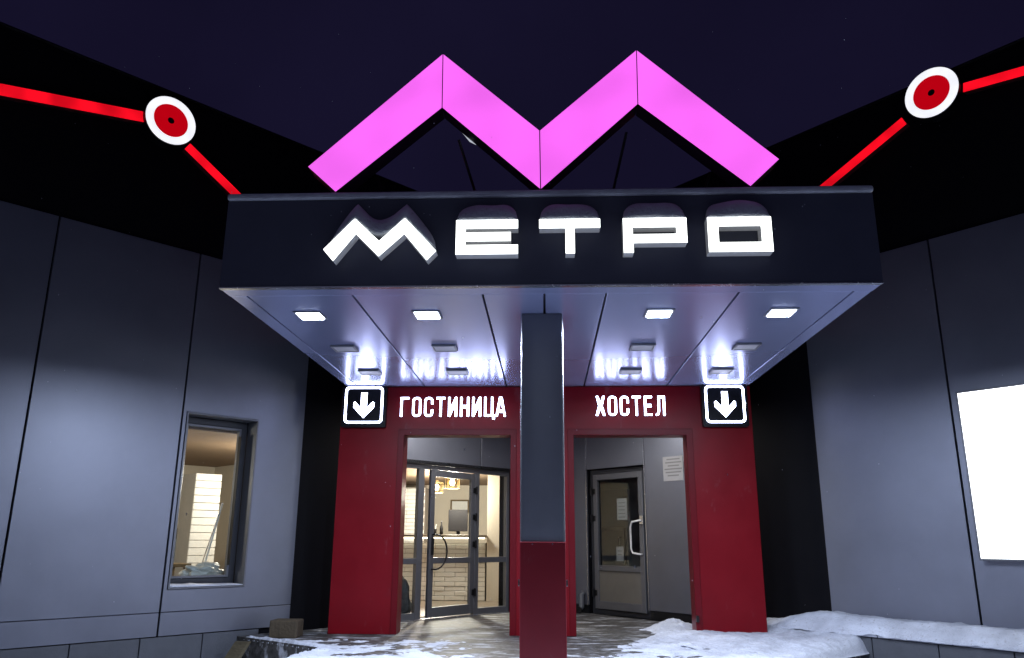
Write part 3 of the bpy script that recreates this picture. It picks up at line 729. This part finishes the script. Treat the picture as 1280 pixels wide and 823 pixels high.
bc = tag(empty('board_column', W('L', 5.55, 2.6, FLOOR)), 'white column clad in horizontal boards seen through the left window', 'column')
MB().wbox('L', 5.36, 5.76, 2.43, 2.9, FLOOR+.012, 2.65).build('core', 'mortar', bc)
z = FLOOR+.03
while z < 2.60:
    MB().wbox('L', 5.34, 5.775, 2.40+random.uniform(-.003, .003), 2.428, z, z+.108).build('board', 'brick_white', bc, .004); z += .116
gc = tag(empty('grey_cabinet', W('L', 6.1, 3, FLOOR)), 'grey cabinet with pale blue panel seen low through the left window', 'cabinet')
MB().wbox('L', 5.56, 6.5, 3.0, 3.5, FLOOR+.012, 1.80).build('body', 'grey_cabinet', gc, .008)
MB().wbox('L', 5.66, 5.86, 2.985, 2.999, 1.22, 1.62).build('panel', 'pale_blue', gc, .004)
st = tag(empty('side_table', W('L', 6.5, 1.6, FLOOR)), 'small wooden side table inside the left window', 'table')
MB().wbox('L', 6.12, 7.1, 1.5, 2.05, 1.24, 1.285).build('table_top', 'wood', st, .004)
for a in (6.15, 7.0):
    for q in (1.53, 1.97): MB().wbox('L', a, a+.05, q, q+.05, FLOOR+.012, 1.238).build('leg', 'wood', st)
lp = tag(empty('leaning_pole', W('L', 6.3, .8, FLOOR)), 'thin pale pole leaning behind the left window glass', 'pole')
MB().tube([W('L', 6.42, .85, FLOOR+.012), W('L', 6.18, .62, 2.12)], .014, 6).build('pole', 'paper', lp)
MB().tube([W('L', 6.50, .85, FLOOR+.012), W('L', 6.22, .62, 1.98)], .009, 6).build('rod', 'steel', lp)
# crumpled film on the inner sill
def lump(name, mat, cx, cn, cz, rs, rn, rz, seed, side='L', amp=.35):
    bm = bmesh.new(); bmesh.ops.create_icosphere(bm, subdivisions=4, radius=1)
    b = MB(); vs = []
    for v in bm.verts:
        d = 1+amp*noise.noise(v.co*1.7+Vector((seed, 0, 0)))+amp*.35*noise.noise(v.co*4.5+Vector((0, seed, 0)))
        p = v.co*d
        vs.append(W(side, cx+p.x*rs, cn+p.y*rn, cz+max(-.55, p.z)*rz))
    b.add(vs, [tuple(q.index for q in f.verts) for f in bm.faces]); bm.free()
    return b.build(name, mat, smooth=True)
tag(lump('crumpled_film', 'film', 6.42, .42, 1.19, .26, .08, .12, 4.2, amp=.6), 'crumpled pale plastic film on the sill of the left window', 'plastic film')
MB_sill = MB().wbox('L', 6.05, 7.15, .281, .60, 1.06, 1.10).build('sill', 'int_wall', win)
tag(lump('sack', 'bag', 3.13, .45, .66, .22, .2, .36, 1.3), 'dark grey sack slumped behind the glass left of the hotel door', 'sack')
# things on the counter
mo = tag(empty('monitor', (-1.88, 17.1, CZ)), 'black monitor back standing on the reception counter', 'monitor')
MB().box(-2.09, -1.68, 17.1, 17.15, CZ+.07, CZ+.52).build('screen', 'dark_plastic', mo, .008)
MB().box(-1.92, -1.85, 17.151, 17.19, CZ+.012, CZ+.2).build('stand', 'dark_plastic', mo)
MB().box(-2.0, -1.77, 17.05, 17.25, CZ+.001, CZ+.012).build('foot', 'dark_plastic', mo)
pf = tag(empty('picture_frame', (-2.3, 21.48, 2.4)), 'small framed picture on the lobby back wall', 'picture')
b = MB().cells([-2.58, -2.54, -2.12, -2.08], [2.33, 2.37, 2.63, 2.67], lambda x, z: not (-2.54 < x < -2.12 and 2.37 < z < 2.63), lambda x, z, y: (x, y, z), 21.46, 21.498); b.build('frame', 'wood', pf)
MB().box(-2.538, -2.122, 21.475, 21.49, 2.372, 2.628).build('picture', 'paper', pf)
for i, (x, nm, hh, rr) in enumerate(((-2.22, 'bottle', .26, .035), (-2.36, 'pen_cup', .12, .04))):
    y = 17.0
    o = tag(empty(nm, (x, y, CZ)), ['dark bottle on the reception counter', 'small pen cup on the reception counter'][i], ['bottle', 'cup'][i])
    prof = [(rr, 0), (rr, .6), (rr*.45, .75), (rr*.4, 1)] if i == 0 else [(rr*.85, 0), (rr, .9), (rr, 1)]
    MB().tube([(x, y, CZ+.001+h*hh) for r1, h in prof], [r1 for r1, h in prof], 12).build('body', 'dark_plastic', o, smooth=True)
    if i: MB().tube([(x, y, CZ+.05), (x+.03, y, CZ+.22)], .005, 6).build('pen', 'paper', o)
    else: MB().tube([(x, y, CZ+hh+.001), (x, y, CZ+hh+.02)], rr*.45, 10).build('cap', 'steel', o)
# pendant lamps
def pendant(x, y, z, label, watts=16):
    o = tag(empty('pendant_lamp', (x, y, z-.15)), label, 'lamp', 'pendant lamps in the lobby')
    MB().tube([(x, y, z+.14), (x, y, CEIL-.001)], .006, 6).build('cord', 'black_metal', o)
    MB().tube([(x, y, z+.09), (x, y, z+.14)], .05, 12).build('cap', 'brass', o)
    MB().tube([(x, y, z-.13), (x, y, z+.088)], .14, 20, cap=False).build('shade', 'shade_glass', o, recalc=False)
    for k2 in range(8):
        a = k2*math.pi/4
        MB().tube([(x+.145*math.cos(a), y+.145*math.sin(a), z-.13), (x+.145*math.cos(a), y+.145*math.sin(a), z+.09)], .005, 5).build('cage_wire', 'brass', o)
    for zz in (z-.13, z+.09):
        MB().tube([(x+.145*math.cos(k2*math.pi/8), y+.145*math.sin(k2*math.pi/8), zz) for k2 in range(17)], .006, 5, cap=False).build('cage_ring', 'brass', o)
    bm = bmesh.new(); bmesh.ops.create_uvsphere(bm, u_segments=12, v_segments=8, radius=.055)
    bb = MB(); bb.add([(x+v.co.x, y+v.co.y, z-.01+v.co.z*1.25) for v in bm.verts], [tuple(q.index for q in f.verts) for f in bm.faces]); bm.free()
    bb.build('bulb', 'bulb', o, smooth=True)
    ld = bpy.data.lights.new('bulb_light', 'POINT'); ld.energy = watts; ld.color = (1, .91, .77); ld.shadow_soft_size = .12
    lo = bpy.data.objects.new('bulb_light', ld); COL.objects.link(lo); lo.location = (x, y, z-.26); put(lo, o)
pendant(-1.955, 16.5, 2.795, 'caged glass pendant lamp glowing above the counter behind the door glass', 310)
pendant(-2.46, 17.8, 2.78, 'farther caged pendant lamp glowing beside the door edge in the lobby', 310)
pendant(*W('L', 4.95, 1.25, 0)[:2], 2.78, 'added unseen pendant lamp lighting the board column in the left window room', 150)  # added out of view to light the column front
pendant(*W('L', 8.3, 1.6, 0)[:2], 2.78, 'added unseen pendant lamp lighting the outer side of the left window room', 120)  # second added lamp, out of view, brightens the rest of this room

# ------------------------------------------------------------ wood by the porch
bt = MB(); bt.box(-3.53, -3.17, 10.46, 10.74, FLOOR+.002, FLOOR+.215)
o = bt.build('wooden_block', 'old_wood', None, .018, seg=2); tag(o, 'dark weathered wooden block on the porch beside the grey wall', 'block')
pk = MB(); pk.hexa([(-4.02, 9.90, .004), (-3.99, 9.95, .004), (-3.80, 9.92, .004), (-3.83, 9.87, .004), (-3.91, 10.34, .40), (-3.88, 10.38, .40), (-3.69, 10.33, .40), (-3.72, 10.29, .40)])
tag(pk.build('leaning_plank', 'plank', None, .006), 'short yellowish plank leaning at the porch corner by the grey plinth', 'plank')

# ------------------------------------------------------------ snow
def sheet(name, fn, nu, nv, label):
    vs = [fn(i/nu, j/nv) for i in range(nu+1) for j in range(nv+1)]
    fs = [(i*(nv+1)+j, (i+1)*(nv+1)+j, (i+1)*(nv+1)+j+1, i*(nv+1)+j+1) for i in range(nu) for j in range(nv)]
    o = MB().add(vs, fs).build(name, 'snow', smooth=True, recalc=False)
    return tag(o, label, 'snow', kind='stuff')
def fb(x, y, s, seed, oct=4): return noise.fractal(Vector((x*s, y*s, seed)), .9, 2.1, oct)
sm = lambda t: max(0, min(1, t))**2*(3-2*max(0, min(1, t)))
# thick bank on the right of the porch, rounded over the kerb
E0, E1 = Vector((2.45, 9.0)), Vector((3.98, 10.42)); ed = (E1-E0); en = Vector((-ed.y, ed.x)).normalized()
def bank(u, v):
    d = v**1.6*2.1
    p = E0+ed*u-en*.05+en*d
    wall = -(CA*p.x+SA*(p.y-AY))                       # distance in front of the right facade
    h = .015+.06*sm(u/.4)*(1-math.exp(-d/.10))+.16*math.exp(-(max(0, wall)/.42)**2)+.03*fb(p.x, p.y, 1.6, 5)+.018*fb(p.x, p.y, 5, 1)+.008*fb(p.x, p.y, 13, 3)
    z = FLOOR-.07+.07*sm(d/.08)+h*sm(d/.14)
    return (p.x, p.y, z)
sheet('snow_bank', bank, 150, 130, 'thick rounded snow bank along the right edge of the porch')
def ledge_snow(u, v):
    s = 3.9+u*8.5; d = v**1.3
    n_ = -.49+d*.485
    h = .05*sm(d/.15)+.10*sm(d/.5)+.03*fb(s, n_, 1.3, 9)+.014*fb(s, n_, 6, 2)
    lift = .02*math.exp(-((s-6.1)/.8)**2)
    base = .585 if s > 5.6 else .585-.12*sm((5.6-s)/.8)
    x, y, z = W('R', s, n_, base+h*(1+.0)+lift*sm(d/.5))
    return (x, y, z-(.03 if v == 0 else 0))
sheet('snow_bank', ledge_snow, 300, 30, 'snow lying on the ledge along the right grey wall')
# trodden snow on the porch
def in_foot(x, y):
    # signed room to the nearest porch edge, positive inside
    best = 9; ins = False
    for (xa, ya), (xb, yb) in zip(foot, foot[1:]+foot[:1]):
        if (ya > y) != (yb > y) and x < (xb-xa)*(y-ya)/(yb-ya)+xa: ins = not ins
        t = max(0, min(1, ((x-xa)*(xb-xa)+(y-ya)*(yb-ya))/((xb-xa)**2+(yb-ya)**2)))
        best = min(best, math.hypot(x-xa-t*(xb-xa), y-ya-t*(yb-ya)))
    return best if ins else -best
random.seed(21)
PRINTS = [(random.uniform(.4, 2.5), random.uniform(8.2, 10.9), random.uniform(-.5, .5)) for _ in range(34)]
def prints(x, y):
    d = 0
    for px, py, a in PRINTS:
        dx, dy = x-px, y-py
        if abs(dx) > .3 or abs(dy) > .3: continue
        c_, s_ = math.cos(a), math.sin(a); u_, v_ = (dx*c_+dy*s_)/.065, (-dx*s_+dy*c_)/.15
        d = max(d, sm(1.6-(u_*u_+v_*v_)))
    return d
def trod(u, v):
    x = -4.1+u*6.7; y = 5.95+v*7.35
    cover = .0
    cover += .98*sm((x-.2)/1.3)*sm((10.9-y)/.6)                   # right front
    cover += .56*sm((-x-.2)/1.2)*sm((10.9-y)/.7)                   # left front streaks
    cover += .95*math.exp(-((x-1.85)/.38)**2-((y-11.75)/.5)**2)    # heap behind the right pillar
    cover += .22*sm((9.6-y)/1.0)+1.0*sm((9.2-y)/1.2)  # full cover added on the unseen front, bounces light to the soffit
    rim = in_foot(x, y)
    cover += .55*math.exp(-(rim/.16)**2)*sm((-x-2.2)/.3)           # rim of the porch on the left
    xr, yr = x*math.cos(.6)+y*math.sin(.6), -x*math.sin(.6)+y*math.cos(.6)
    nz = fb(xr*.55, yr*2.0, 1.9, 2)+.8*fb(x, y, 5, 8)+.4*fb(x, y, 14, 4)
    h = (cover-.62)*.055+nz*.022
    h += .14*math.exp(-((x-1.80)/.30)**2-((y-11.9)/.40)**2)*(1+.5*fb(x, y, 3, 6))
    h -= .030*prints(x, y)
    if rim < .02 or y > AY-CA*abs(x)/SA-.08: h = -.03
    return (x, y, FLOOR+max(-.03, h))
def build_trod():
    nu, nv = 300, 320; P = [[trod(i/nu, j/nv) for j in range(nv+1)] for i in range(nu+1)]
    b = MB(); ids = {}
    def vid(i, j):
        if (i, j) not in ids: ids[(i, j)] = len(b.v); b.v.append(P[i][j])
        return ids[(i, j)]
    for i in range(nu):
        for j in range(nv):
            q = [(i, j), (i+1, j), (i+1, j+1), (i, j+1)]
            if max(P[a][c][2] for a, c in q) > FLOOR: b.f.append([vid(*k_) for k_ in q])
    tag(b.build('trodden_snow', 'snow', smooth=True, recalc=False), 'thin trodden snow in patches on the porch floor', 'snow', kind='stuff')
build_trod()
# snow on the window sill and on the route line boxes
sl = MB(); ns = 24; vs_ = []
for i in range(ns+1):
    s_ = 6.125+.965*i/ns; h = .012+.02*i/ns+.008*noise.noise(Vector((s_*6, 2, 1)))
    vs_ += [W('L', s_, -.055, 1.0565), W('L', s_, -.045, 1.0565+h*.7), W('L', s_, .06, 1.0565+h), W('L', s_, .19, 1.0565+h*1.3), W('L', s_, .19, 1.0565)]
sl.add(vs_, [(i*5+j, i*5+(j+1) % 5, (i+1)*5+(j+1) % 5, (i+1)*5+j) for i in range(ns) for j in range(5)]+[(0, 1, 2, 3, 4), tuple(ns*5+k2 for k2 in (4, 3, 2, 1, 0))])
tag(sl.build('sill_snow', 'snow', smooth=True), 'thin strip of snow on the left window sill', 'snow')
# snowflakes in the air
fl = MB()
for i in range(150):
    y = random.uniform(2.5, 9); x = random.uniform(-.72, .70)*y; z = EYE+random.uniform(-.1, .75)*y
    r_ = random.uniform(.0015, .0032); dz = random.uniform(1, 2.2)
    c = Vector((x, y, z)); e = [Vector((r_, 0, 0)), Vector((0, r_, 0)), Vector((0, 0, r_*dz))]
    fl.add([c+e[0], c-e[0], c+e[1], c-e[1], c+e[2], c-e[2]], [(0, 2, 4), (2, 1, 4), (1, 3, 4), (3, 0, 4), (2, 0, 5), (1, 2, 5), (3, 1, 5), (0, 3, 5)])
tag(fl.build('snowflakes', 'snow', recalc=False), 'sparse snowflakes drifting in the night air', 'snow', kind='stuff')
